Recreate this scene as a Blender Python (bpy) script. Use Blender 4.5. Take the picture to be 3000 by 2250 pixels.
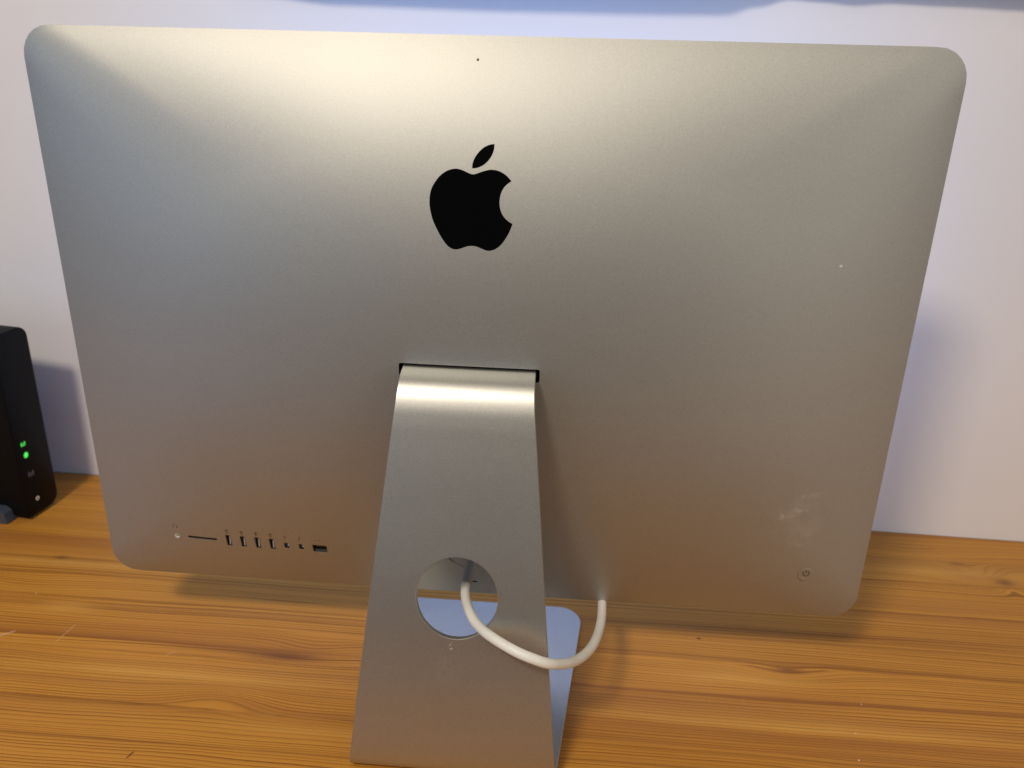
import bpy, bmesh, math, random
from mathutils import Matrix, Vector
random.seed(7)
MM = 0.001
scene = bpy.context.scene
for o in list(bpy.data.objects): bpy.data.objects.remove(o)
C = scene.collection

# ------------------------------------------------------------------ camera
cam_data = bpy.data.cameras.new('camera')
cam = bpy.data.objects.new('camera', cam_data); C.objects.link(cam)
cam.matrix_world = Matrix.Translation(Vector((70.77, -623.17, 512.52)) * MM) @ (
    Matrix.Rotation(0.0679209, 4, 'Z') @ Matrix.Rotation(1.1961404, 4, 'X') @ Matrix.Rotation(0.0263458, 4, 'Z'))
cam_data.sensor_width = 36; cam_data.lens = 2490.25 / 3000 * 36
cam_data.clip_start = 0.01; cam_data.clip_end = 50
cam_data.dof.use_dof = True; cam_data.dof.focus_distance = 0.60; cam_data.dof.aperture_fstop = 9.3
scene.camera = cam

# ------------------------------------------------------------------ world, lamps, exposure
world = bpy.data.worlds.new('World'); scene.world = world; world.use_nodes = True
bg = world.node_tree.nodes['Background']
bg.inputs[0].default_value = (0.90, 0.93, 1.0, 1); bg.inputs[1].default_value = 0.015

def area_lamp(name, loc, target, size, power, color, shape='DISK', size_y=None):
    l = bpy.data.lights.new(name, 'AREA'); l.shape = shape; l.size = size
    if size_y: l.size_y = size_y
    l.energy = power; l.color = color
    o = bpy.data.objects.new(name, l); C.objects.link(o)
    o.location = loc
    o.rotation_euler = (Vector(target) - Vector(loc)).to_track_quat('-Z', 'Y').to_euler()
    return o
area_lamp('ceiling_lamp', (-0.62, -1.60, 2.02), (0.0, 0.0, 0.25), 0.44, 33, (1.0, 0.87, 0.71), 'ELLIPSE', 0.28)
area_lamp('ceiling_bounce', (-0.2, -1.5, 1.95), (-0.2, -1.1, 0.0), 2.2, 11, (1.0, 0.88, 0.74), 'RECTANGLE', 1.6)
area_lamp('cool_fill_left', (-1.75, -1.45, 0.45), (0.0, 0.1, 0.2), 1.5, 7.6, (0.55, 0.72, 1.0), 'RECTANGLE', 1.3)  # added cool fill for the blue left side of the housing; no known window
area_lamp('warm_fill_right', (1.50, -1.5, 0.70), (0.1, 0.1, 0.3), 1.0, 10.0, (1.0, 0.90, 0.80), 'RECTANGLE', 2.1)  # added warm fill brightening the right of housing and wall; no known lamp

scene.view_settings.view_transform = 'Standard'; scene.view_settings.look = 'None'
scene.view_settings.exposure = 0; scene.view_settings.gamma = 1
scene.render.engine = 'CYCLES'

# ------------------------------------------------------------------ helpers
def tag(o, label=None, cat=None, group=None, kind=None):
    if label: o['label'] = label
    if cat: o['category'] = cat
    if group: o['group'] = group
    if kind: o['kind'] = kind
    return o
def link(name, me, mats, parent=None):
    o = bpy.data.objects.new(name, me); C.objects.link(o)
    for m in (mats if isinstance(mats, (list, tuple)) else [mats]): me.materials.append(m)
    if parent is not None:
        o.parent = parent; o.matrix_parent_inverse = parent.matrix_world.inverted()
    return o
def mesh(name, verts, faces, mats, parent=None, smooth=False, scale=MM):
    me = bpy.data.meshes.new(name)
    me.from_pydata([tuple(c * scale for c in v) for v in verts], [], faces)
    bm = bmesh.new(); bm.from_mesh(me); bmesh.ops.recalc_face_normals(bm, faces=bm.faces); bm.to_mesh(me); bm.free()
    if smooth:
        me.polygons.foreach_set('use_smooth', [True] * len(me.polygons))
        me.set_sharp_from_angle(angle=math.radians(35))
    me.update()
    return link(name, me, mats, parent)
def empty(name, loc, label=None, cat=None):
    o = bpy.data.objects.new(name, None); C.objects.link(o); o.location = Vector(loc) * MM
    o.empty_display_size = 0.02
    bpy.context.view_layer.update()
    return tag(o, label, cat)

def catmull(pts, n):
    out = []
    P = [pts[0]] + list(pts) + [pts[-1]]
    for i in range(1, len(P) - 2):
        p0, p1, p2, p3 = (Vector(P[i + k]) for k in (-1, 0, 1, 2))
        for k in range(n):
            t = k / n
            out.append(0.5 * ((2 * p1) + (p2 - p0) * t + (2 * p0 - 5 * p1 + 4 * p2 - p3) * t * t + (3 * p1 - p0 - 3 * p2 + p3) * t ** 3))
    out.append(Vector(P[-2]))
    return out
def tube(name, pts, rad, mat, parent=None, seg=20):
    pts = [Vector(p) for p in pts]; V = []; F = []
    nrm = None
    for i, p in enumerate(pts):
        t = (pts[min(i + 1, len(pts) - 1)] - pts[max(i - 1, 0)]).normalized()
        if nrm is None: nrm = t.orthogonal().normalized()
        nrm = (nrm - t * nrm.dot(t)).normalized(); b = t.cross(nrm)
        r = rad(i / (len(pts) - 1)) if callable(rad) else rad
        for k in range(seg):
            a = 2 * math.pi * k / seg
            V.append(p + (nrm * math.cos(a) + b * math.sin(a)) * r)
    for i in range(len(pts) - 1):
        for k in range(seg):
            F.append((i * seg + k, i * seg + (k + 1) % seg, (i + 1) * seg + (k + 1) % seg, (i + 1) * seg + k))
    F.append(tuple(range(seg))); F.append(tuple(range((len(pts) - 1) * seg, len(pts) * seg)))
    return mesh(name, V, F, mat, parent, smooth=True)

# ---- node helpers
class NT:
    def __init__(s, name):
        s.m = bpy.data.materials.new(name); s.m.use_nodes = True; s.t = s.m.node_tree
        s.b = s.t.nodes['Principled BSDF']
    def n(s, typ, **kw):
        nd = s.t.nodes.new(typ)
        for k, v in kw.items(): setattr(nd, k, v)
        return nd
    def set(s, nd, i, v):
        if isinstance(v, bpy.types.NodeSocket): s.t.links.new(v, nd.inputs[i])
        else: nd.inputs[i].default_value = v
    def math(s, op, a, b=0.0, c=0.0, clamp=False):
        nd = s.n('ShaderNodeMath', operation=op, use_clamp=clamp)
        s.set(nd, 0, a); s.set(nd, 1, b); s.set(nd, 2, c)
        return nd.outputs[0]
    def noise(s, vec, scale, detail=2, rough=0.5, out=0, dist=0.0):
        nd = s.n('ShaderNodeTexNoise'); s.set(nd, 'Vector', vec)
        nd.inputs['Scale'].default_value = scale; nd.inputs['Detail'].default_value = detail
        nd.inputs['Roughness'].default_value = rough; nd.inputs['Distortion'].default_value = dist
        return nd.outputs[out]
    def mapping(s, vec, scale=(1, 1, 1), loc=(0, 0, 0), rot=(0, 0, 0)):
        nd = s.n('ShaderNodeMapping'); s.set(nd, 0, vec)
        nd.inputs['Scale'].default_value = scale; nd.inputs['Rotation'].default_value = rot
        if isinstance(loc, bpy.types.NodeSocket): s.t.links.new(loc, nd.inputs['Location'])
        else: nd.inputs['Location'].default_value = loc
        return nd.outputs[0]
    def ramp(s, fac, stops, interp='LINEAR'):
        nd = s.n('ShaderNodeValToRGB'); s.set(nd, 0, fac); cr = nd.color_ramp; cr.interpolation = interp
        while len(cr.elements) < len(stops): cr.elements.new(0.5)
        for e, (p, c) in zip(cr.elements, stops):
            e.position = p; e.color = (c, c, c, 1) if not isinstance(c, tuple) else (*c, 1)
        return nd.outputs[0]
    def mix(s, fac, a, b, blend='MIX'):
        nd = s.n('ShaderNodeMix', data_type='RGBA', blend_type=blend)
        s.set(nd, 0, fac)
        for i, v in ((6, a), (7, b)):
            if isinstance(v, tuple): v = (*v, 1)
            s.set(nd, i, v)
        return nd.outputs[2]
    def coord(s, which='Object'): return s.n('ShaderNodeTexCoord').outputs[which]
    def P(s, key, v):
        if isinstance(v, tuple) and len(v) == 3: v = (*v, 1)
        s.set(s.b, key, v)
    def bump(s, h, strength, dist=0.001):
        nd = s.n('ShaderNodeBump'); s.set(nd, 'Height', h)
        nd.inputs['Strength'].default_value = strength; nd.inputs['Distance'].default_value = dist
        s.P('Normal', nd.outputs[0])
def plain(name, col, rough=0.5, metal=0.0, emit=None, es=0, spec=None, coat=0):
    n = NT(name); n.P('Base Color', col); n.P('Roughness', rough); n.P('Metallic', metal)
    if spec is not None: n.P('Specular IOR Level', spec)
    if coat: n.P('Coat Weight', coat); n.P('Coat Roughness', 0.1)
    if emit: n.P('Emission Color', emit); n.P('Emission Strength', es)
    return n.m

def metal_mat(name, smears=(), rough=0.40, col=(0.475, 0.483, 0.467)):
    n = NT(name); co = n.coord('Object')
    fine = n.noise(co, 2000, 1, 0.6); mid = n.noise(co, 900, 2, 0.6); big = n.noise(co, 6, 3, 0.5)
    g = n.math('ADD', n.math('MULTIPLY', fine, 0.6), n.math('MULTIPLY', mid, 0.4))
    val = n.math('MULTIPLY_ADD', g, 0.70, 0.65)
    base = n.mix(1.0, col, val, 'MULTIPLY')
    r = n.math('ADD', n.math('MULTIPLY_ADD', big, 0.04, rough - 0.02), n.math('MULTIPLY_ADD', g, 0.10, -0.05))
    dirt = None; geo = n.n('ShaderNodeNewGeometry').outputs['Position']
    sep = n.n('ShaderNodeSeparateXYZ'); n.set(sep, 0, geo)
    for (x, z, sx, sz, ang, amt, ns, th) in smears:
        dx = n.math('SUBTRACT', sep.outputs[0], x * MM); dz = n.math('SUBTRACT', sep.outputs[2], z * MM)
        ca, sa = math.cos(ang), math.sin(ang)
        u = n.math('ADD', n.math('MULTIPLY', dx, ca / (sx * MM)), n.math('MULTIPLY', dz, sa / (sx * MM)))
        v = n.math('ADD', n.math('MULTIPLY', dx, -sa / (sz * MM)), n.math('MULTIPLY', dz, ca / (sz * MM)))
        d2 = n.math('ADD', n.math('MULTIPLY', u, u), n.math('MULTIPLY', v, v))
        m = n.math('SUBTRACT', 1.0, d2, clamp=True)
        tex = n.math('SUBTRACT', n.noise(geo, ns, 4, 0.65, dist=0.6), th, clamp=True)
        m = n.math('MULTIPLY', n.math('MULTIPLY', m, tex), amt)
        dirt = m if dirt is None else n.math('ADD', dirt, m)
    n.P('Metallic', 1.0)
    if dirt is not None:
        dirt = n.math('MINIMUM', dirt, 0.75)
        base = n.mix(dirt, base, (0.75, 0.72, 0.68))
        n.P('Metallic', n.math('SUBTRACT', 1.0, dirt))
    n.P('Base Color', base); n.P('Roughness', r)
    n.bump(g, 0.10, 0.0002)
    return n.m

M = {}
M['housing'] = metal_mat('brushed_aluminium_housing', smears=[
    (266.7, 192.5, 16, 3.5, 0.15, 1.3, 160, 0.44), (261, 179, 10, 6, 0.5, 1.4, 170, 0.46), (247, 174, 9, 3.2, 0.1, 1.4, 170, 0.42),
    (258, 168, 26, 26, 0, 0.5, 60, 0.45), (264, 150, 14, 22, 0, 0.45, 70, 0.45),
    (258.8, 377, 1.3, 1.0, 0, 9, 10, 0.0)], rough=0.57)
M['stand'] = metal_mat('aluminium_stand', col=(0.55, 0.552, 0.53), smears=[(-3, 106, 2.2, 4.0, 0, 4, 900, 0.50), (-5, 90, 14, 14, 0, 2.6, 700, 0.56), (10, 60, 45, 40, 0, 2.0, 900, 0.66)], rough=0.46)
n = NT('black_logo_gloss'); co = n.coord('Object')
v = n.n('ShaderNodeTexVoronoi'); n.set(v, 'Vector', co); v.inputs['Scale'].default_value = 140
dust = n.math('LESS_THAN', v.outputs['Distance'], 0.028)
n.P('Base Color', n.mix(dust, (0.0025, 0.0025, 0.0028), (0.03, 0.03, 0.03))); n.P('Roughness', n.math('MULTIPLY_ADD', n.noise(co, 40, 3), 0.08, 0.05))
M['black_glass'] = n.m
M['black'] = plain('black_plastic', (0.012, 0.012, 0.013), 0.45)
M['void'] = plain('black_recess', (0.003, 0.003, 0.003), 0.9, spec=0.1)
M['port_metal'] = plain('port_shell_metal', (0.38, 0.38, 0.37), 0.30, 1.0)
M['port_steel'] = plain('port_bright_steel', (0.62, 0.63, 0.62), 0.35, 1.0)
M['port_plastic'] = plain('port_tongue_plastic', (0.36, 0.36, 0.36), 0.4)
M['port_dark'] = plain('port_dark_plastic', (0.03, 0.032, 0.03), 0.5)
M['print'] = plain('dark_printed_symbol', (0.035, 0.026, 0.018), 0.6)
M['white_plastic'] = plain('white_plastic', (0.75, 0.74, 0.72), 0.35)
M['screen'] = plain('lit_display', (0.02, 0.02, 0.02), 0.3, emit=(0.27, 0.47, 1.0), es=2.6)
M['rubber'] = plain('black_rubber', (0.012, 0.011, 0.010), 0.8)
M['sleeve'] = plain('grey_strain_relief', (0.36, 0.38, 0.42), 0.4)

# cable: off-white, faintly grimy
n = NT('cable_rubber'); co = n.coord('Object')
n.P('Base Color', n.mix(n.ramp(n.noise(co, 60, 4, 0.6), [(0.42, 0.0), (0.75, 1.0)]), (0.86, 0.85, 0.81), (0.76, 0.74, 0.68)))
n.P('Roughness', 0.42); n.P('Subsurface Weight', 0.05); n.bump(n.noise(co, 500, 3), 0.05, 0.0004)
M['cable'] = n.m

# ------------------------------------------------------------------ wall (painted plaster)
n = NT('painted_wall'); co = n.coord('Object')
n.P('Base Color', n.mix(n.noise(co, 2.5, 3, 0.5), (0.765, 0.745, 0.725), (0.80, 0.78, 0.757)))
n.P('Roughness', 0.75); n.P('Specular IOR Level', 0.25)
n.bump(n.math('ADD', n.noise(co, 380, 3, 0.6), n.math('MULTIPLY', n.noise(co, 60, 3, 0.6), 1.5)), 0.16, 0.0006)
M['wall'] = n.m
def wally(x): return 279.35 - 0.0236 * x
def box_verts(x0, x1, y0, y1, z0, z1): return [(x, y, z) for x in (x0, x1) for y in (y0, y1) for z in (z0, z1)]
BF = [(0, 1, 3, 2), (4, 6, 7, 5), (0, 4, 5, 1), (2, 3, 7, 6), (0, 2, 6, 4), (1, 5, 7, 3)]
wv = [(x, wally(x) + dy, z) for x in (-2600, 2600) for dy in (0, 120) for z in (-745, 1900)]
tag(mesh('wall', wv, BF, M['wall']), kind='structure')
n = NT('floor_boards'); co = n.coord('Object')
n.P('Base Color', n.mix(n.noise(n.mapping(co, (1, 12, 1)), 6, 4), (0.20, 0.195, 0.19), (0.26, 0.25, 0.245))); n.P('Roughness', 0.5)
tag(mesh('floor', box_verts(-2600, 2600, -2800, 260, -765, -745), BF, n.m), kind='structure')

# ------------------------------------------------------------------ pine table, one board per stave
def pine():
    n = NT('varnished_pine')
    geo = n.n('ShaderNodeNewGeometry').outputs['Position']
    info = n.n('ShaderNodeObjectInfo').outputs['Random']
    sep = n.n('ShaderNodeSeparateXYZ'); n.set(sep, 0, geo)
    X = n.math('MULTIPLY', sep.outputs[0], 1000.0); Y = n.math('MULTIPLY', sep.outputs[1], 1000.0)
    off = n.math('MULTIPLY', info, 900.0)
    # long lazy wander of the grain, different in each board
    def vec(x, y, z=0.0):
        c = n.n('ShaderNodeCombineXYZ'); n.set(c, 0, x); n.set(c, 1, y); n.set(c, 2, z); return c.outputs[0]
    w1 = n.noise(vec(n.math('MULTIPLY', X, 0.0035), n.math('MULTIPLY', Y, 0.010), off), 1.0, 2, 0.5)
    w2 = n.noise(vec(n.math('MULTIPLY', X, 0.015), n.math('MULTIPLY', Y, 0.04), off), 1.0, 2, 0.5)
    Yw = n.math('ADD', Y, n.math('MULTIPLY_ADD', w1, 13.0, -6.5))
    Yw = n.math('ADD', Yw, n.math('MULTIPLY_ADD', w2, 2.2, -1.1))
    # bumps in the grain around knots  (x, y, sx, sy, push)
    for (x0, y0, sx, sy, A) in ((-205, -76, 46, 16, -13), (-150, -8, 40, 16, 9), (283, 4, 45, 16, 10), (520, 186, 34, 20, 26),
                                (470, 226, 60, 16, 11), (545, 168, 16, 12, -17), (-455, 60, 60, 20, 7), (330, -150, 60, 20, 12), (-380, 185, 50, 18, 11), (210, -140, 55, 15, -9)):
        dx = n.math('DIVIDE', n.math('SUBTRACT', X, float(x0)), float(sx)); dy = n.math('DIVIDE', n.math('SUBTRACT', Y, float(y0)), float(sy))
        d2 = n.math('ADD', n.math('MULTIPLY', dx, dx), n.math('MULTIPLY', dy, dy))
        e = n.math('EXPONENT', n.math('MULTIPLY', d2, -1.0))
        Yw = n.math('ADD', Yw, n.math('MULTIPLY', e, float(A)))
    # growth rings with varying width: phase = slope that itself varies
    wid = n.noise(vec(n.math('MULTIPLY', X, 0.0006), n.math('MULTIPLY', Yw, 0.055), off), 1.0, 3, 0.55)
    ph = n.math('ADD', n.math('MULTIPLY', Yw, 0.30), n.math('MULTIPLY', wid, 4.5))
    ph = n.math('ADD', ph, off)
    fr = n.math('FRACT', ph)
    ringid = n.math('FLOOR', ph)
    late = n.ramp(fr, [(0.0, 0.0), (0.40, 0.05), (0.72, 0.30), (0.86, 1.0), (0.93, 0.9), (1.0, 0.0)])
    rn = n.n('ShaderNodeTexWhiteNoise', noise_dimensions='2D'); n.set(rn, 'Vector', vec(ringid, off))
    along = n.noise(vec(n.math('MULTIPLY', X, 0.0022), n.math('MULTIPLY', ringid, 3.1), off), 1.0, 3, 0.6)
    strength = n.math('MULTIPLY', n.math('MULTIPLY_ADD', rn.outputs['Value'], 0.65, 0.50), n.math('MULTIPLY_ADD', along, 1.6, 0.05, clamp=True))
    late = n.math('MULTIPLY', late, strength, clamp=True)
    fib = n.noise(vec(n.math('MULTIPLY', X, 0.03), n.math('MULTIPLY', Yw, 1.6), off), 1.0, 4, 0.65)
    blotch = n.noise(vec(n.math('MULTIPLY', X, 0.006), n.math('MULTIPLY', Yw, 0.045), off), 1.0, 3, 0.5)
    early = n.mix(blotch, (0.68, 0.325, 0.055), (0.47, 0.195, 0.022))
    early = n.mix(n.math('MULTIPLY_ADD', fib, 0.6, -0.15, clamp=True), early, (0.54, 0.232, 0.032))
    col = n.mix(late, early, (0.175, 0.056, 0.007))
    fleck = n.ramp(n.noise(vec(n.math('MULTIPLY', X, 0.9), n.math('MULTIPLY', Y, 0.30), off), 1.0, 2, 0.6), [(0.56, 0.0), (0.72, 1.0)])
    col = n.mix(n.math('MULTIPLY', fleck, n.math('MULTIPLY_ADD', blotch, 0.35, 0.0)), col, (0.72, 0.40, 0.085))
    # reddish heartwood bands
    hb = n.ramp(n.noise(vec(n.math('MULTIPLY', X, 0.0012), n.math('MULTIPLY', Yw, 0.06), n.math('ADD', off, 37.0)), 1.0, 2, 0.5), [(0.52, 0.0), (0.72, 1.0)])
    col = n.mix(n.math('MULTIPLY', hb, 0.40), col, (0.30, 0.115, 0.030))
    # individual dark, light and reddish bands that run along the boards
    Yb = n.math('ADD', Y, n.math('ADD', n.math('MULTIPLY_ADD', w1, 7.0, -3.5), n.math('MULTIPLY_ADD', w2, 2.2, -1.1)))
    def band(y0, up, dn, x0, sx, amt, c):
        nonlocal col
        t = n.math('SUBTRACT', Yb, float(y0))
        e = n.math('ADD', n.math('MULTIPLY', n.math('MAXIMUM', t, 0.0), -1.0 / up), n.math('MULTIPLY', n.math('MINIMUM', t, 0.0), 1.0 / dn))
        fx = n.math('DIVIDE', n.math('SUBTRACT', X, float(x0)), float(sx))
        e = n.math('ADD', e, n.math('MULTIPLY', n.math('MULTIPLY', fx, fx), -1.0))
        col = n.mix(n.math('MULTIPLY', n.math('EXPONENT', e), amt), col, c)
    DK, RD, LT = (0.20, 0.068, 0.010), (0.30, 0.105, 0.026), (0.74, 0.42, 0.10)
    for b_ in ((148, 3, 26, -520, 260, 0.75, RD), (110, 1.2, 6, -440, 150, 0.7, DK), (88, 1.0, 1.0, -420, 260, 0.95, DK), (82, 0.9, 1.2, -420, 240, 0.8, DK), (100, 5, 5, -400, 180, 0.45, LT),
               (46, 0.9, 0.9, -300, 260, 0.9, DK), (39, 0.8, 0.8, -300, 260, 0.8, DK), (33, 0.8, 1.0, -260, 260, 0.6, DK), (-11, 11, 0.8, -360, 220, 0.85, RD), (-12, 1.6, 0.5, -330, 240, 0.8, DK),
               (-52, 7, 5, -260, 130, 0.55, LT), (-88, 0.5, 3.5, -330, 230, 0.8, DK), (-127, 0.6, 1.3, -240, 260, 0.9, DK), (-104, 6, 6, -120, 90, 0.35, LT),
               (62, 13, 1.0, 240, 300, 0.45, DK), (66, 1.0, 1.0, 260, 320, 0.8, DK), (58, 1.0, 1.0, 290, 320, 0.85, DK), (52, 1.0, 1.4, 330, 260, 0.8, DK), (17, 6, 0.6, 300, 360, 0.55, DK), (22, 0.9, 0.9, 300, 340, 0.6, DK),
               (-27, 2.6, 1.8, 300, 330, 0.95, RD), (-28, 0.8, 0.8, 300, 330, 0.5, DK), (-6, 12, 6, 230, 60, 0.5, LT), (-60, 8, 2.0, 260, 160, 0.5, LT), (-67, 0.8, 22, 330, 300, 0.60, RD), (-95, 0.9, 0.9, 330, 300, 0.6, DK), (-112, 0.8, 0.8, 330, 300, 0.6, DK),
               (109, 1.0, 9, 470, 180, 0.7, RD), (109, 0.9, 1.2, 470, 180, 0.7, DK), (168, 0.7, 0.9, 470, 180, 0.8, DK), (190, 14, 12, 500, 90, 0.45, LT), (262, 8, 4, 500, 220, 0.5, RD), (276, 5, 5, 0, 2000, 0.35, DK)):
        band(*b_)
    # resin-dark streaks and knots
    def spot(x0, y0, sx, sy, amt, c, pw=1.0):
        nonlocal col
        dx = n.math('DIVIDE', n.math('SUBTRACT', X, float(x0)), float(sx)); dy = n.math('DIVIDE', n.math('SUBTRACT', Yw if pw < 0 else Y, float(y0)), float(sy))
        d2 = n.math('ADD', n.math('MULTIPLY', dx, dx), n.math('MULTIPLY', dy, dy))
        e = n.math('MULTIPLY', n.math('EXPONENT', n.math('MULTIPLY', d2, -abs(pw))), amt)
        e = n.math('MULTIPLY', e, n.math('MULTIPLY_ADD', fib, 1.0, 0.5))
        col = n.mix(e, col, c)
    spot(-168, -18, 34, 6.5, 0.85, (0.17, 0.06, 0.022)); spot(-215, -15, 60, 4, 0.5, (0.22, 0.08, 0.025))
    spot(283, 12, 13, 4.5, 0.8, (0.17, 0.06, 0.02)); spot(545, 177, 10, 7, 0.8, (0.20, 0.08, 0.022)); spot(508, 208, 8, 4, 0.6, (0.22, 0.09, 0.025))
    spot(-453, 110, 7, 2.6, 0.8, (0.15, 0.06, 0.02)); spot(208, 48, 1.6, 1.2, 1.2, (0.06, 0.02, 0.01)); spot(-400, 30, 26, 9, 0.5, (0.66, 0.34, 0.07))
    # scratches
    def scratch(x0, y0, x1, y1, w, amt):
        nonlocal col
        L = math.hypot(x1 - x0, y1 - y0); ux, uy = (x1 - x0) / L, (y1 - y0) / L
        dx = n.math('SUBTRACT', X, float(x0)); dy = n.math('SUBTRACT', Y, float(y0))
        a = n.math('ADD', n.math('MULTIPLY', dx, ux), n.math('MULTIPLY', dy, uy)); b = n.math('ADD', n.math('MULTIPLY', dx, -uy), n.math('MULTIPLY', dy, ux))
        ma = n.math('MULTIPLY', n.math('GREATER_THAN', a, 0.0), n.math('LESS_THAN', a, L))
        mb = n.math('SUBTRACT', 1.0, n.math('DIVIDE', n.math('ABSOLUTE', b), w), clamp=True)
        tex = n.math('MULTIPLY_ADD', n.noise(vec(X, Y), 0.5, 2), 2.0, -0.5, clamp=True)
        col = n.mix(n.math('MULTIPLY', n.math('MULTIPLY', ma, mb), n.math('MULTIPLY', tex, amt)), col, (0.80, 0.60, 0.38))
    scratch(-437, -19, -426, -10, 1.8, 1.0); scratch(-381, -22, -377, 4, 1.0, 0.7); scratch(-275, -28, -268, -22, 1.0, 0.6)
    n.P('Base Color', col)
    rr = n.math('ADD', n.math('MULTIPLY_ADD', late, 0.08, 0.40), n.math('MULTIPLY_ADD', n.noise(geo, 30, 3), 0.10, -0.05))
    n.P('Roughness', rr); n.P('Specular IOR Level', 0.22)
    cross = n.noise(vec(n.math('MULTIPLY', X, 0.55), n.math('MULTIPLY', Y, 0.10), off), 1.0, 3, 0.7)
    h = n.math('ADD', n.math('MULTIPLY', late, -0.6), n.math('ADD', n.math('MULTIPLY', fib, 0.35), n.math('MULTIPLY', cross, 0.35)))
    n.bump(h, 0.22, 0.0004)
    return n.m
M['pine'] = pine()
table = empty('table', (0, 0, -745), 'varnished pine table of edge-glued boards standing against the wall under the computer', 'table')
seams = [287, 259, 214, 167, 109, 61, 15, -26, -89, -128, -172, -213, -262, -305, -350, -392, -436]
for i in range(len(seams) - 1):
    y1, y0 = seams[i], seams[i + 1]; g = 0.03; c = 0.10
    dz = random.uniform(-0.04, 0.0)
    slope = -0.0236 if i < 1 else 0.0
    if i == 0:   # the back stave is tapered to meet the wall
        yb = lambda x: wally(x) - 0.6
    else: yb = lambda x: y1 - g
    V = []
    for x in (-1250, 1350):
        V += [(x, y0 + g, -26), (x, y0 + g, dz - c), (x, y0 + g + c, dz), (x, yb(x) - c, dz), (x, yb(x), dz - c), (x, yb(x), -26)]
    F = [tuple(range(6)), tuple(range(11, 5, -1))] + [(k, (k + 1) % 6, 6 + (k + 1) % 6, 6 + k) for k in range(6)]
    mesh('plank', V, F, M['pine'], table)
M['dark_pine'] = plain('dark_pine_frame', (0.40, 0.20, 0.07), 0.5)  # even, darker pine tone for legs and apron
for (a, b) in ((-1180, -405), (1270, -405), (-1180, 215), (1270, 215)):
    mesh('leg', box_verts(a - 35, a + 35, b - 20, b + 50, -745, -26), BF, M['dark_pine'], table)
mesh('apron', box_verts(-1140, 1230, -415, -393, -120, -27), BF, M['dark_pine'], table)
# ------------------------------------------------------------------ computer
HW, HH, RC, HB, PW = 325.0, 226.17, 22.0, 44.0, 2.6
HBZ, TILT = 68.75, -0.0100
def r_rr(th, rc=RC):
    c, s = abs(math.cos(th)), abs(math.sin(th))
    t = min(HW / c if c > 1e-9 else 1e9, HH / s if s > 1e-9 else 1e9)
    if c * t > HW - rc and s * t > HH - rc:
        cx, cz = HW - rc, HH - rc; b = c * cx + s * cz; q = cx * cx + cz * cz - rc * rc
        t = b + math.sqrt(max(b * b - q, 0))
    return t
def r_el(th, n):
    c, s = abs(math.cos(th)) / HW, abs(math.sin(th)) / HH
    return (c ** n + s ** n) ** (-1 / n)
def sstep(t): t = min(1.0, max(0.0, t)); return t * t * (3 - 2 * t)
def ring(rho, th):        # contour of the shell: rounder and rounder towards the middle
    w = sstep((rho - 0.66) / 0.34)
    return rho * ((1 - w) * r_el(th, 2.1 + 1.5 * sstep(rho / 0.85)) + w * r_rr(th, RC + 160 * (1 - rho)))
def depth(x, z):
    r = math.hypot(x, z)
    if r < 1e-6: return HB
    th = math.atan2(z, x)
    if r >= ring(1, th): return 0.0
    lo, hi = 0.0, 1.0
    for _ in range(36):
        m = (lo + hi) / 2
        if ring(m, th) < r: lo = m
        else: hi = m
    return HB * (1 - lo ** PW)
def l2w(x, y, z):
    s = z + HH; c, sn = math.cos(TILT), math.sin(TILT)
    return (x, sn * s + c * y, HBZ + c * s - sn * y)
def surf(x, z, out=0.0):          # point on the rear shell, pushed outwards
    e = 0.8; d = depth(x, z)
    nx = -(depth(x + e, z) - depth(x - e, z)) / (2 * e); nz = -(depth(x, z + e) - depth(x, z - e)) / (2 * e)
    v = Vector((nx, -1, nz)).normalized()
    return Vector((x, -d, z)) + v * out, v
def W(v): return l2w(*v)

pc = empty('desktop_computer', (0, 0, 0), 'silver aluminium all-in-one desktop computer seen from behind on its stand', 'computer')
# housing shell
NS, NR = 448, 96
ths = []
for k in range(NS): ths.append(2 * math.pi * k / NS)
V = []; F = []
rhos = [1 - 0.5 * (k / 46) for k in range(46)] + [0.5 * (1 - k / 40) for k in range(40)]
V2 = [W((ring(1, t) * math.cos(t), 5.0, ring(1, t) * math.sin(t))) for t in ths]          # front edge
V += V2
for j, rho in enumerate(rhos):
    for t in ths:
        r = ring(rho, t); V.append(W((r * math.cos(t), -HB * (1 - rho ** PW) - (0.0), r * math.sin(t))))
V.append(W((0, -HB, 0)))
nr = len(rhos) + 1
for j in range(nr - 1):
    for k in range(NS):
        F.append((j * NS + k, j * NS + (k + 1) % NS, (j + 1) * NS + (k + 1) % NS, (j + 1) * NS + k))
for k in range(NS): F.append(((nr - 1) * NS + k, (nr - 1) * NS + (k + 1) % NS, len(V) - 1))
F.append(tuple(range(NS - 1, -1, -1)))
housing = mesh('housing', V, F, M['housing'], pc)

def prism(outline, d0, d1, nvec=None):
    """solid cutter / insert: outline in local x,z, from depth d0 (outside) to d1 (inside) measured from the shell"""
    cx = sum(p[0] for p in outline) / len(outline); cz = sum(p[1] for p in outline) / len(outline)
    base = depth(cx, cz); N = len(outline)
    V = [W((x, -(base + d0), z)) for x, z in outline] + [W((x, -(base - d1), z)) for x, z in outline]
    F = [tuple(range(N)), tuple(range(2 * N - 1, N - 1, -1))] + [(k, (k + 1) % N, N + (k + 1) % N, N + k) for k in range(N)]
    return V, F
def rrect(cx, cz, w, h, r, seg=4):
    out = []
    for (sx, sz, a0) in ((1, 1, 0), (-1, 1, 90), (-1, -1, 180), (1, -1, 270)):
        for k in range(seg + 1):
            a = math.radians(a0 + 90 * k / seg); out.append((cx + sx * (w / 2 - r) + r * math.cos(a), cz + sz * (h / 2 - r) + r * math.sin(a)))
    return out
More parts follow.
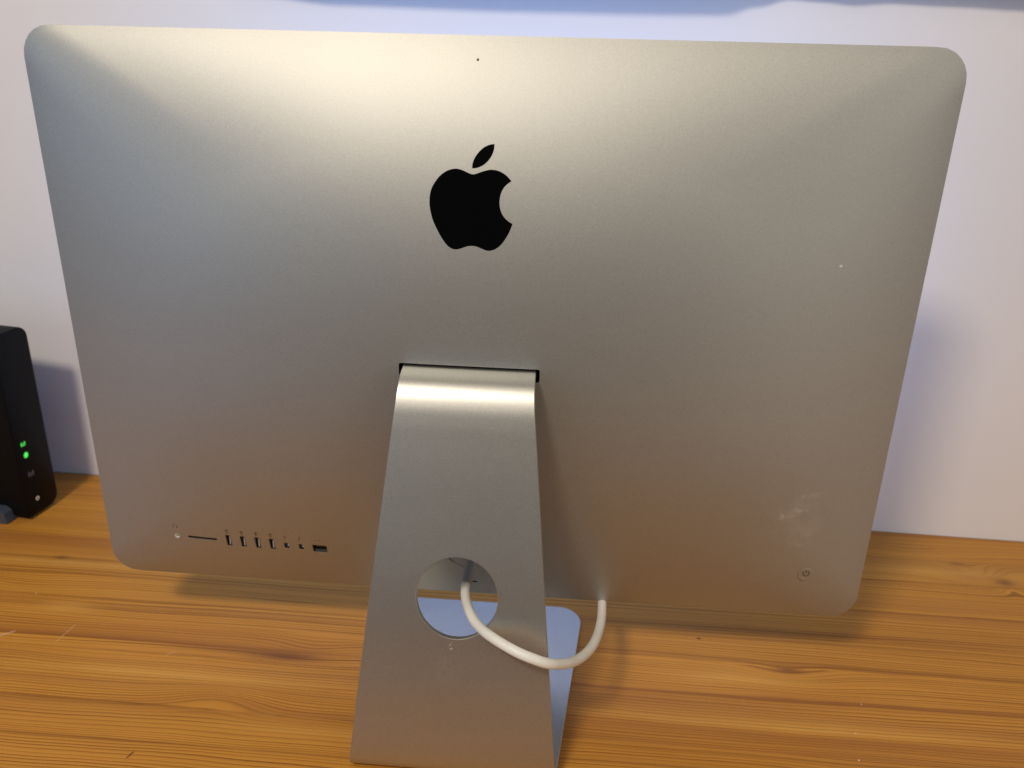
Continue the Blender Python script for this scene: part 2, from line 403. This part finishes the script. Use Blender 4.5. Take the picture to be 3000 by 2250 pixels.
def circ(cx, cz, r, seg=28): return [(cx + r * math.cos(2 * math.pi * k / seg), cz + r * math.sin(2 * math.pi * k / seg)) for k in range(seg)]

USB = [(-208.7, -177.3), (-195.9, -177.3), (-183.1, -177.2), (-170.4, -177.2)]
DP = [(-157.8, -177.6), (-145.1, -177.7)]
ETH = (-129.0, -178.2); JACK = (-255.6, -178.2); SD = (-232.3, -177.4); BTN = (275.7, -178.4)
cuts = []      # (outline, depth)
for c in USB: cuts.append((rrect(c[0], c[1], 4.7, 12.5, 0.5, 2), 11))
for c in DP: cuts.append((rrect(c[0], c[1], 4.7, 6.8, 0.4, 2), 8))
cuts.append((rrect(*ETH, 12.6, 8.6, 0.5, 2), 12)); cuts.append((circ(*JACK, 2.2, 20), 9)); cuts.append((rrect(*SD, 26.4, 2.2, 1.05, 4), 9))
cuts.append((rrect(-0.3, -2.4, 103.6, 10.2, 1.6, 4), 26))
cuts.append((circ(*BTN, 7.2, 40), 0.9)); cuts.append((circ(-3, -169, 20, 56), 6)); cuts.append((rrect(0.9, -208.5, 5.6, 1.7, 0.8, 4), 8))
cuts.append((circ(0.3, 210.8, 0.9, 12), 1.2))
VV = []; FF = []
for out, d in cuts:
    v, f = prism(out, 6, d); b = len(VV); VV += v; FF += [tuple(i + b for i in q) for q in f]
cutter = mesh('cutter', VV, FF, M['housing'])
mod = housing.modifiers.new('cut', 'BOOLEAN'); mod.operation = 'DIFFERENCE'; mod.object = cutter; mod.solver = 'EXACT'
def bake(o, cutobj):
    bpy.context.view_layer.update()
    dg = bpy.context.evaluated_depsgraph_get(); me = bpy.data.meshes.new_from_object(o.evaluated_get(dg))
    o.modifiers.clear(); old = o.data; o.data = me; bpy.data.meshes.remove(old)
    bpy.data.objects.remove(cutobj)
    me.polygons.foreach_set('use_smooth', [True] * len(me.polygons)); me.set_sharp_from_angle(angle=math.radians(30))
bake(housing, cutter)

# ---- flat symbols / outlines laid on the shell
def on_shell(name, outline, mat, parent, out=0.06, closed=True):
    pts = [Vector((x, z, 0)) for x, z in outline]
    from mathutils.geometry import tessellate_polygon
    tris = tessellate_polygon([pts])
    top = [W(surf(x, z, out)[0]) for x, z in outline]; N = len(top); low = [W(surf(x, z, -0.15)[0]) for x, z in outline]
    F = [tuple(t) for t in tris] + [(k, (k + 1) % N, N + (k + 1) % N, N + k) for k in range(N)]
    return mesh(name, top + low, F, mat, parent)
def smooth_outline(pts, corners, n=5):
    """closed Catmull-Rom through pts keeping the listed indices as hard corners"""
    N = len(pts); out = []
    for i in range(N):
        p1, p2 = pts[i], pts[(i + 1) % N]
        p0 = pts[i - 1] if i not in corners else p1; p3 = pts[(i + 2) % N] if (i + 1) % N not in corners else p2
        for k in range(n):
            t = k / n; q = []
            for a in (0, 1):
                q.append(0.5 * (2 * p1[a] + (p2[a] - p0[a]) * t + (2 * p0[a] - 5 * p1[a] + 4 * p2[a] - p3[a]) * t * t + (3 * p1[a] - p0[a] - 3 * p2[a] + p3[a]) * t ** 3))
            out.append(tuple(q))
    return out
APPLE = [(0.3, 138.2), (-2.5, 138.9), (-5.1, 140.0), (-7.6, 140.9), (-10.2, 141.4), (-12.7, 141.4), (-15.3, 140.8), (-17.8, 139.8), (-20.3, 138.2), (-22.8, 136.0), (-25.1, 133.1), (-27.0, 130.1), (-28.3, 126.9), (-29.0, 123.2), (-29.2, 119.7), (-28.9, 116.0), (-28.2, 112.4), (-27.1, 108.5), (-25.5, 104.5), (-23.6, 100.9), (-21.5, 97.2), (-18.9, 93.3), (-16.2, 90.2), (-14.1, 88.8), (-12.1, 88.0), (-9.5, 87.9), (-6.9, 88.6), (-4.3, 89.6), (-1.7, 90.4), (0.9, 90.7), (3.4, 90.5), (6.0, 89.7), (8.6, 88.7), (11.3, 87.9), (13.8, 87.9), (16.4, 88.7), (18.4, 89.9), (20.4, 91.5), (22.4, 93.9), (24.4, 97.0), (26.3, 100.4), (27.6, 103.6), (28.6, 106.6), (26.0, 108.0), (23.4, 110.1), (21.3, 112.8), (19.9, 116.1), (19.2, 120.0), (19.4, 123.9), (20.3, 127.4), (21.9, 130.3), (24.1, 132.7), (26.8, 134.6), (25.0, 136.6), (22.9, 138.4), (20.3, 140.0), (17.7, 141.0), (15.2, 141.5), (12.6, 141.6), (10.1, 141.2), (7.6, 140.5), (5.1, 139.6), (2.6, 138.7)]
LEAF = [(-0.3, 142.1), (-0.2, 144.9), (0.7, 147.8), (2.4, 150.8), (4.6, 153.5), (7.0, 155.6), (9.8, 157.1), (12.4, 157.9), (14.3, 158.1), (14.2, 155.3), (13.4, 152.2), (11.8, 149.1), (9.5, 146.3), (7.0, 144.3), (4.2, 142.9), (2.0, 142.3)]
logo = on_shell('logo', smooth_outline(APPLE, {42, 52}, 3), M['black_glass'], pc, 0.10)
on_shell('logo_leaf', smooth_outline(LEAF, {0, 8}, 4), M['black_glass'], logo, 0.10)

# ---- ports
def sleeve(name, outer, inner, d, mat, parent, out=-0.15, floor=None):
    cx = sum(p[0] for p in outer) / len(outer); cz = sum(p[1] for p in outer) / len(outer); base = depth(cx, cz); N = len(outer)
    V = [(x, -(depth(x, z) + out), z) for x, z in outer] + [(x, -(depth(x, z) + out), z) for x, z in inner] + [(x, -(base - d), z) for x, z in inner] + [(x, -(base - d), z) for x, z in outer]
    F = []
    for a, b in ((0, 1), (1, 2), (3, 0)):
        F += [(a * N + k, a * N + (k + 1) % N, b * N + (k + 1) % N, b * N + k) for k in range(N)]
    F.append(tuple(range(2 * N, 3 * N)))
    F += [(2 * N + k, 2 * N + (k + 1) % N, 3 * N + (k + 1) % N, 3 * N + k) for k in range(N)]
    return mesh(name, [W(v) for v in V], F, mat, parent)
def lbox(name, x0, x1, z0, z1, d0, d1, mat, parent):
    """box inside a port: depths measured inwards from the shell at its centre"""
    b = depth((x0 + x1) / 2, (z0 + z1) / 2)
    return mesh(name, [W(v) for v in box_verts(x0, x1, -(b - d0), -(b - d1), z0, z1)], BF, mat, parent)
def port_root(name): 
    o = bpy.data.objects.new(name, None); C.objects.link(o); o.parent = pc; return o
def stroke(pts, w):
    pts = [Vector((p[0], p[1])) for p in pts]; L = []; R = []
    for i, p in enumerate(pts):
        t = (pts[min(i + 1, len(pts) - 1)] - pts[max(i - 1, 0)]).normalized(); nn = Vector((-t.y, t.x)) * w / 2
        L.append(p + nn); R.append(p - nn)
    return L, R
def symbol(name, cx, cz, strokes, discs, mat, parent):
    V = []; F = []
    for pts, w in strokes:
        L, R = stroke([(cx + a, cz + b) for a, b in pts], w); b0 = len(V)
        for l, r in zip(L, R): V += [W(surf(l[0], l[1], 0.05)[0]), W(surf(r[0], r[1], 0.05)[0])]
        F += [(b0 + 2 * k, b0 + 2 * k + 1, b0 + 2 * k + 3, b0 + 2 * k + 2) for k in range(len(L) - 1)]
    for a, b, r in discs:
        b0 = len(V); V += [W(surf(cx + a + r * math.cos(t * math.pi / 5), cz + b + r * math.sin(t * math.pi / 5), 0.05)[0]) for t in range(10)]; F.append(tuple(range(b0, b0 + 10)))
    return mesh(name, V, F, mat, parent)
def arc(r, a0, a1, n=14, cx=0, cz=0): return [(cx + r * math.cos(math.radians(a0 + (a1 - a0) * k / n)), cz + r * math.sin(math.radians(a0 + (a1 - a0) * k / n))) for k in range(n + 1)]

for (x, z) in USB:
    s = sleeve('usb_port', rrect(x, z, 4.66, 12.46, 0.5, 2), rrect(x, z, 4.1, 11.9, 0.35, 2), 9.5, M['port_metal'], pc)
    lbox('contact_tongue', x + 0.0, x + 1.0, z - 4.6, z + 5.2, 1.4, 9.4, M['port_plastic'], s)
    symbol('port_symbol', x, z + 10.2, [([(0, -2.1), (0, 1.5)], .42), ([(0, -.7), (-1.2, 0.3), (-1.2, 1.0)], .36), ([(0, -.2), (1.2, .7), (1.2, 1.2)], .36)],
           [(0, -2.0, .6), (0, 1.8, .5), (-1.2, 1.1, .45), (1.2, 1.3, .4)], M['print'], s)
for (x, z) in DP:
    s = sleeve('display_port', rrect(x, z, 4.66, 6.76, 0.4, 2), rrect(x, z, 4.1, 6.2, 0.3, 2), 6.5, M['port_steel'], pc)
    lbox('contact_tongue', x - 0.5, x + 0.9, z - 1.9, z + 2.3, 1.2, 6.4, M['port_dark'], s)
    lbox('contact_shield', x + 1.1, x + 1.9, z - 0.2, z + 2.4, 0.4, 4.0, M['port_plastic'], s)
    symbol('port_symbol', x - .4, z + 9.6, [([(.7, 2.0), (-.55, -.1), (.45, -.1), (-.55, -2.0)], .55)], [], M['print'], s)
x, z = ETH
s = sleeve('network_port', rrect(x, z, 12.56, 8.56, 0.5, 2), rrect(x, z, 12.0, 8.0, 0.4, 2), 11.0, M['port_metal'], pc)
lbox('port_floor', x - 5.9, x + 5.9, z - 3.95, z - 2.6, 2.2, 10.9, M['port_dark'], s)
lbox('contact_block', x - 4.2, x + 5.9, z + 0.2, z + 3.9, 3.0, 10.9, M['port_dark'], s)
symbol('port_symbol', x - .7, z + 9.6, [([(-1.6, .75), (-2.5, 0), (-1.6, -.75)], .35), ([(1.6, .75), (2.5, 0), (1.6, -.75)], .35)], [(-.8, 0, .22), (0, 0, .22), (.8, 0, .22)], M['print'], s)
x, z = JACK
s = sleeve('headphone_jack', circ(x, z, 2.18, 20), circ(x, z, 1.75, 20), 7.5, M['white_plastic'], pc, out=0.02)
symbol('port_symbol', x - .3, z + 10.6, [(arc(1.9, 20, 160, cz=.1), .35), ([(-1.75, -.1), (-1.5, -1.8)], .85), ([(1.75, -.1), (1.5, -1.8)], .85)], [], M['print'], s)
x, z = SD
sleeve('card_slot', rrect(x, z, 26.36, 2.16, 1.03, 4), rrect(x, z, 25.9, 1.75, .85, 4), 8, M['port_dark'], pc)
# power button
b = depth(*BTN); N = 40
V = []; F = []
for (r, o) in ((6.95, -0.5), (6.95, -0.12), (6.6, 0.02), (5.0, -0.05), (2.5, -0.12)):
    for k in range(N):
        a = 2 * math.pi * k / N; V.append(W(surf(BTN[0] + r * math.cos(a), BTN[1] + r * math.sin(a), o)[0]))
V.append(W(surf(*BTN, -0.15)[0]))
for j in range(4): F += [(j * N + k, j * N + (k + 1) % N, (j + 1) * N + (k + 1) % N, (j + 1) * N + k) for k in range(N)]
F += [(4 * N + k, 4 * N + (k + 1) % N, 5 * N) for k in range(N)]
btn = mesh('power_button', V, F, M['housing'], pc, smooth=True)
symbol('power_symbol', BTN[0] - .1, BTN[1] + 1.2, [(arc(2.6, 125, 415, 26), .62), ([(0, .4), (0, 3.3)], .62)], [], M['print'], btn)
# microphone hole, lock slot, hinge slot liner, power inlet
sleeve('microphone_hole', circ(.3, 210.8, .88, 12), circ(.3, 210.8, .45, 12), 1.0, plain('microphone_grille', (0.20, 0.19, 0.17), 0.7), pc, out=-0.05)
sleeve('lock_slot', rrect(.9, -208.5, 5.56, 1.66, .79, 4), rrect(.9, -208.5, 5.2, 1.3, .6, 4), 7, M['void'], pc)
sleeve('hinge_slot', rrect(-0.3, -2.4, 103.4, 10.0, 1.5, 4), rrect(-0.3, -2.4, 102.8, 9.4, 1.2, 4), 24, M['void'], pc, out=-0.1)
inlet = sleeve('power_inlet', circ(-3, -169, 19.9, 56), circ(-3, -169, 19.2, 56), 5.5, M['housing'], pc, out=-0.1)

# front: glass, lit display
def frontplate(name, x0, x1, z0, z1, y0, y1, mat, parent): return mesh(name, [W(v) for v in box_verts(x0, x1, y0, y1, z0, z1)], BF, mat, parent)
gout = rrect(0, 33, 636, 2 * HH - 84, 17, 8); N = len(gout)
glass = mesh('front_glass', [W((x, 4.2, z)) for x, z in gout] + [W((x, 6.0, z)) for x, z in gout], [tuple(range(N)), tuple(range(2 * N - 1, N - 1, -1))] + [(k, (k + 1) % N, N + (k + 1) % N, N + k) for k in range(N)], plain('black_front_glass', (0.004, 0.004, 0.004), 0.05), pc)
frontplate('screen', -298.5, 298.5, -HH + 96, HH - 22, 5.5, 6.6, M['screen'], glass)

# ---- stand: one folded plate, tapering
prof = [(-18, 294.2), (-32, 295.2), (-44, 295.6), (-53.5, 294.2), (-62, 290.4), (-68.4, 284), (-73.2, 275), (-76.9, 264), (-81.4, 248), (-92.6, 208), (-109.5, 148), (-124, 90), (-133, 52), (-138.6, 26), (-139.9, 15), (-138.6, 7.5), (-134.5, 3), (-128, 1.3), (-118, 1.2), (-60, 1.2), (20, 1.2), (73, 1.2)]
# resample smoothly, keep the base straight
P2 = [Vector((p.x, p.y)) for p in catmull([(a, b, 0) for a, b in prof[:19]], 7)]
yy = -118
while yy < 34: yy += 12; P2.append(Vector((yy, 1.2)))
d = [0, .2, .6, 1.2, 2.2, 3.6, 5.5, 8, 11, 14.5, 18, 21.5, 25]
for q in reversed(d): P2.append(Vector((73.4 - q, 1.2)))
P2 = [p for i, p in enumerate(P2) if i == 0 or (p - P2[i - 1]).length > 1e-4]
T = 5.2
def halfw(y, z, base):
    if base:
        w = 78.5 + (y + 132) * (98.9 - 78.5) / 205.0
        r = 25.0; dd = 73.4 - y
        if dd < r: w -= r - math.sqrt(max(r * r - (r - dd) ** 2, 0))
        return w
    zz = [(300, 48.6), (287, 49.2), (276, 50), (256, 52.2), (208, 57.2), (147, 63.4), (89, 69.6), (52, 73.3), (10, 77.6), (0, 78.5)]
    for (za, wa), (zb, wb) in zip(zz, zz[1:]):
        if z >= zb: return wa + (wb - wa) * (za - z) / (za - zb) if z < za else wa
    return 78.5
V = []; F = []; ch = 0.45
wprev = None
for i, p in enumerate(P2):
    a = P2[max(i - 1, 0)]; b_ = P2[min(i + 1, len(P2) - 1)]; t = (b_ - a).normalized(); nn = Vector((-t.y, t.x))   # inward side
    if nn.dot(Vector((40, 120)) - p) < 0: nn = -nn
    base = p.x > -128 and p.y < 2
    w = halfw(p.x, p.y, base); o_, i_ = p, p + nn * T
    sec = [(-w + ch, o_), (w - ch, o_), (w, o_ + nn * ch), (w, i_ - nn * ch), (w - ch, i_), (-w + ch, i_), (-w, i_ - nn * ch), (-w, o_ + nn * ch)]
    V += [(x, q.x, q.y) for x, q in sec]
m8 = len(P2)
for i in range(m8 - 1): F += [(i * 8 + k, i * 8 + (k + 1) % 8, (i + 1) * 8 + (k + 1) % 8, (i + 1) * 8 + k) for k in range(8)]
F.append(tuple(range(8))); F.append(tuple(range((m8 - 1) * 8, m8 * 8)))
stand = mesh('stand', V, F, M['stand'], pc)
# cable hole through the neck
hc = Vector((0.0, -112.4, 141.8)); ax = Vector((0, -1, 0.262)).normalized(); up = Vector((0, 0.262, 1)).normalized()
N = 72; HV = []
d0 = -1.3
for off, gr in ((-25, 0), (d0 - 0.7, 0), (d0 + 1.5, 1.9), (25, 1.9)):
    for k in range(N):
        a = 2 * math.pi * k / N; HV.append(hc + ax * off + Vector((1, 0, 0)) * (29.7 + gr) * math.cos(a) + up * (30.7 + gr) * math.sin(a))
HF = [tuple(range(N)), tuple(range(4 * N - 1, 3 * N - 1, -1))] + [(j * N + k, j * N + (k + 1) % N, (j + 1) * N + (k + 1) % N, (j + 1) * N + k) for j in range(3) for k in range(N)]
hcut = mesh('cutter', HV, HF, M['stand'])
mod = stand.modifiers.new('cut', 'BOOLEAN'); mod.operation = 'DIFFERENCE'; mod.object = hcut; mod.solver = 'EXACT'
bake(stand, hcut)
mesh('foot_pad', [(x, y, z) for (x, y) in ((-73, -127), (73, -127), (93, 48), (84, 62), (70, 69), (-70, 69), (-84, 62), (-93, 48)) for z in (0.15, 1.22)],
     [(0, 2, 4, 6, 8, 10, 12, 14), (15, 13, 11, 9, 7, 5, 3, 1)] + [(2 * k, (2 * k + 2) % 16, (2 * k + 3) % 16, 2 * k + 1) for k in range(8)], M['rubber'], stand)

# ------------------------------------------------------------------ power cable (can be unplugged: a thing of its own)
cab = empty('power_cable', (2.5, -42, 125), 'off-white power cable looping out through the round hole in the stand', 'cable')
CP = [(2.5, -46.0, 124.6), (0.6, -54.0, 121.0), (0.3, -64.0, 118.2), (2.3, -77.0, 117.4), (6.5, -92.0, 118.4), (12.5, -106.0, 119.3), (20.2, -118.0, 120.6), (28.9, -126.5, 120.8), (37.7, -132.0, 119.6), (47.3, -136.5, 118.0), (57.6, -138.0, 115.0), (67.8, -135.0, 109.5), (77.1, -125.0, 101.3), (85.6, -111.0, 92.2), (93.5, -94.0, 83.9), (100.6, -75.0, 77.2), (105.7, -56.0, 72.6), (109.1, -37.0, 69.4), (111.2, -18.0, 67.3), (111.9, 1.0, 66.6), (112.5, 25, 67), (114, 60, 62), (118, 100, 45), (124, 150, 20), (132, 190, 6), (150, 225, 3.9), (240, 250, 3.7), (330, 251, 3.7)]
CP = CP[:25] + [(140, 222, 4.2), (120, 250, 3.9), (60, 262, 3.9), (-60, 264, 3.9)]
tube('cord', catmull(CP, 6), 3.75, M['cable'], cab)
sp = [(3.2, -31, 131.5), (2.6, -40.5, 126.8), (1.4, -49.5, 122.8), (0.5, -60.5, 119.2)]
tube('strain_relief', catmull(sp, 5), lambda t: 4.9 - 0.9 * t, M['sleeve'], cab)
# plug disc seated in the inlet
pb = depth(-3, -169); V = []; F = []; N = 48
for (r, o) in ((17.8, -3), (17.8, 0.4), (16.6, 1.4), (6, 1.9)):
    for k in range(N):
        a = 2 * math.pi * k / N; V.append(W((-3 + r * math.cos(a), -(depth(-3 + r * math.cos(a), -169 + r * math.sin(a)) + o), -169 + r * math.sin(a))))
for j in range(3): F += [(j * N + k, j * N + (k + 1) % N, (j + 1) * N + (k + 1) % N, (j + 1) * N + k) for k in range(N)]
F.append(tuple(range(3 * N, 4 * N)))
mesh('plug', V, F, plain('grey_plug', (0.30, 0.28, 0.26), 0.4), cab, smooth=True)

# ------------------------------------------------------------------ router
rt = empty('router', (-550, 200, 0), 'black upright router with two green status lights at the left edge', 'router')
ex = Vector((8, 52, 0)).normalized(); en = Vector((52, -8, 0)).normalized()      # along the narrow face, and out of it
R0 = Vector((-528, 176, 0))
def rp(u, w, z): return R0 + ex * u + en * w + Vector((0, 0, z))
def router_section(inset, w):
    out = []
    u0, u1, z0, z1 = -2 + inset, 46 - inset, 3.2 + inset, 220.5 - inset; r = 13 - inset * .6
    for (cu, cz, a0) in ((u1 - r, z1 - r, 0), (u0 + 4, z1 - 4, 90), (u0 + 4, z0 + 4, 180), (u1 - r, z0 + r, 270)):
        rr_ = r if cu == u1 - r else 4
        for k in range(7):
            a = math.radians(a0 + 15 * k); out.append(rp(cu + rr_ * math.cos(a), w, cz + rr_ * math.sin(a)))
    return out
secs = [router_section(1.4, 0.0), router_section(0.4, -0.5), router_section(0, -1.6), router_section(0, -150), router_section(1.2, -153)]
V = [p for s_ in secs for p in s_]; N = 28; F = [tuple(range(N)), tuple(range(5 * N - 1, 4 * N - 1, -1))]
for j in range(4): F += [(j * N + k, j * N + (k + 1) % N, (j + 1) * N + (k + 1) % N, (j + 1) * N + k) for k in range(N)]
n = NT('satin_black_router'); n.P('Base Color', (0.002, 0.002, 0.0022)); n.P('Roughness', 0.5); n.P('Specular IOR Level', 0.15); n.bump(n.noise(n.coord(), 1200, 2), 0.08, 0.0003)
mesh('case', V, F, n.m, rt, smooth=True)
foot = [rp(-14, w, z) for w, z in ((-26, 0.2), (-19, 1.5), (-21, 13), (-27, 17), (-110, 17), (-112, 0.2))] + [rp(30, w, z) for w, z in ((-26, 0.2), (-19, 1.5), (-21, 13), (-27, 17), (-110, 17), (-112, 0.2))]
mesh('foot', foot, [tuple(range(6)), tuple(range(11, 5, -1))] + [(k, (k + 1) % 6, 6 + (k + 1) % 6, 6 + k) for k in range(6)], plain('slate_grey_plastic', (0.05, 0.062, 0.08), 0.45), rt)
def rsym(name, cu, cz, strokes, polys, mat):
    V = []; F = []
    for pts, w in strokes:
        L, Rr = stroke([(cu + a, cz + b) for a, b in pts], w); b0 = len(V)
        for l, r in zip(L, Rr): V += [rp(l[0], 0.12, l[1]), rp(r[0], 0.12, r[1])]
        F += [(b0 + 2 * k, b0 + 2 * k + 1, b0 + 2 * k + 3, b0 + 2 * k + 2) for k in range(len(L) - 1)]
    for pts in polys:
        b0 = len(V); V += [rp(cu + a, 0.10, cz + b) for a, b in pts]; F.append(tuple(range(b0, b0 + len(pts))))
    return mesh(name, V, F, mat, rt)
green = plain('green_status_light', (0.02, 0.2, 0.02), 0.4, emit=(0.08, 1.0, 0.12), es=1.0)
greyp = plain('grey_status_print', (0.16, 0.16, 0.17), 0.5)
warm = plain('white_power_print', (0.75, 0.6, 0.5), 0.4, emit=(1, 0.75, 0.6), es=0.35)
def waves(s): return [(arc(1.7 * s, 125, 235), .55 * s), (arc(2.9 * s, 125, 235), .6 * s), (arc(1.7 * s, -55, 55), .55 * s), (arc(2.9 * s, -55, 55), .6 * s), ([(0, -.2 * s), (0, -2.6 * s)], .7 * s)]
dot = lambda r: [(r * math.cos(t * math.pi / 8), r * math.sin(t * math.pi / 8)) for t in range(16)]
o = rsym('status_light', 10.5, 92, waves(1.05), [dot(.7)], green); tag(o, 'green antenna-shaped light')
gl = [(arc(3.1, 0, 360, 24), .5), ([(0, -3), (0, 3)], .5), ([(-3, 0), (3, 0)], .5), ([(-2.5, 1.6), (2.5, 1.6)], .5), ([(-2.5, -1.6), (2.5, -1.6)], .5), (arc(3.4, -62, 62, 10, -2.0), .45), (arc(3.4, 118, 242, 10, 2.0), .45)]
o = rsym('status_light', 11.6, 78, gl, [dot(2.0)], green); tag(o, 'green globe-shaped light')
o = rsym('status_symbol', 13.4, 54, waves(1.35), [dot(.8)], greyp); tag(o, 'unlit grey antenna symbol')
o = rsym('status_symbol', 15.4, 21.5, [(arc(2.1, 120, 420, 22), .7), ([(0, .2), (0, 2.8)], .7)], [], warm); tag(o, 'small pale power symbol')

# ------------------------------------------------------------------ unseen cloth added above the view, shaped to shade the top of the wall
n = NT('grey_shadow_caster'); n.P('Base Color', (0.30, 0.29, 0.29)); n.P('Roughness', 0.9); n.bump(n.noise(n.coord(), 900, 2), 0.2, 0.0005)
def interp(x, tab):
    for (xa, ya), (xb, yb_) in zip(tab, tab[1:]):
        if x <= xb:
            t = max(0, (x - xa) / (xb - xa)); t = t * t * (3 - 2 * t); return ya + (yb_ - ya) * t
    return tab[-1][1]
# height of the shadow's lower edge along the wall
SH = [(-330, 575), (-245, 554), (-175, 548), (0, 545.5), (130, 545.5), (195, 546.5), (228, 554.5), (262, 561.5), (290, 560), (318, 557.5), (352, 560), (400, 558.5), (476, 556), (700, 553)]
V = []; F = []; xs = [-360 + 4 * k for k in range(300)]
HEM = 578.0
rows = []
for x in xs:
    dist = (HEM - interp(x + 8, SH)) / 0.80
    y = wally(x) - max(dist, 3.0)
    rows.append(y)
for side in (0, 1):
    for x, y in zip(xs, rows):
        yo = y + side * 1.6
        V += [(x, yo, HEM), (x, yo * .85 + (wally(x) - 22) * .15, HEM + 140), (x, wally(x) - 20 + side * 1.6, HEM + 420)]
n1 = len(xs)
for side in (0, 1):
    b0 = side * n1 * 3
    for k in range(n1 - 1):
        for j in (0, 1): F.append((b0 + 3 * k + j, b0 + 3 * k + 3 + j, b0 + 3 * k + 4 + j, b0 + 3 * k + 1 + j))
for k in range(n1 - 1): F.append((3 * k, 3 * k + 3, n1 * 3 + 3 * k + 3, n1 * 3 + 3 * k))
caster = mesh('shadow_caster', V, F, n.m, smooth=True)
tag(caster, 'unseen grey cloth added above the computer, hem shaped to shade the wall top', 'shadow_caster')

# ------------------------------------------------------------------ crumbs
def crumb(name, x, y, r, mat, label):
    bm = bmesh.new(); bmesh.ops.create_icosphere(bm, subdivisions=1, radius=r * MM)
    for v in bm.verts: v.co *= random.uniform(.7, 1.25); v.co.z *= .7
    me = bpy.data.meshes.new(name); bm.to_mesh(me); bm.free(); o = link(name, me, mat); o.location = (x * MM, y * MM, r * .55 * MM); tag(o, label, 'crumb'); return o
cw = plain('white_crumb', (0.85, 0.80, 0.70), 0.6)
for x, y, r, l in ((336, -26, .55, 'white crumb on the table furthest right and back, on a dark grain line'), (321, -61, .5, 'tiny white crumb in the middle of the three right of the stand'), (315, -90, .7, 'largest white crumb on the table, nearest the front right'), (-441, 46, .6, 'single white crumb on the table left of the computer')):
    crumb('crumb', x, y, r, cw, l)
# dark hair-like mark
tube_o = tube('lint', catmull([(-250.5, -145, .2), (-249.3, -143.2, .3), (-249.0, -141, .35), (-247.6, -138.8, .2)], 5), 0.38, plain('brown_lint', (0.16, 0.07, 0.03), 0.8), seg=6)
tag(tube_o, 'short curved brown bit of lint on the table at lower left', 'lint')
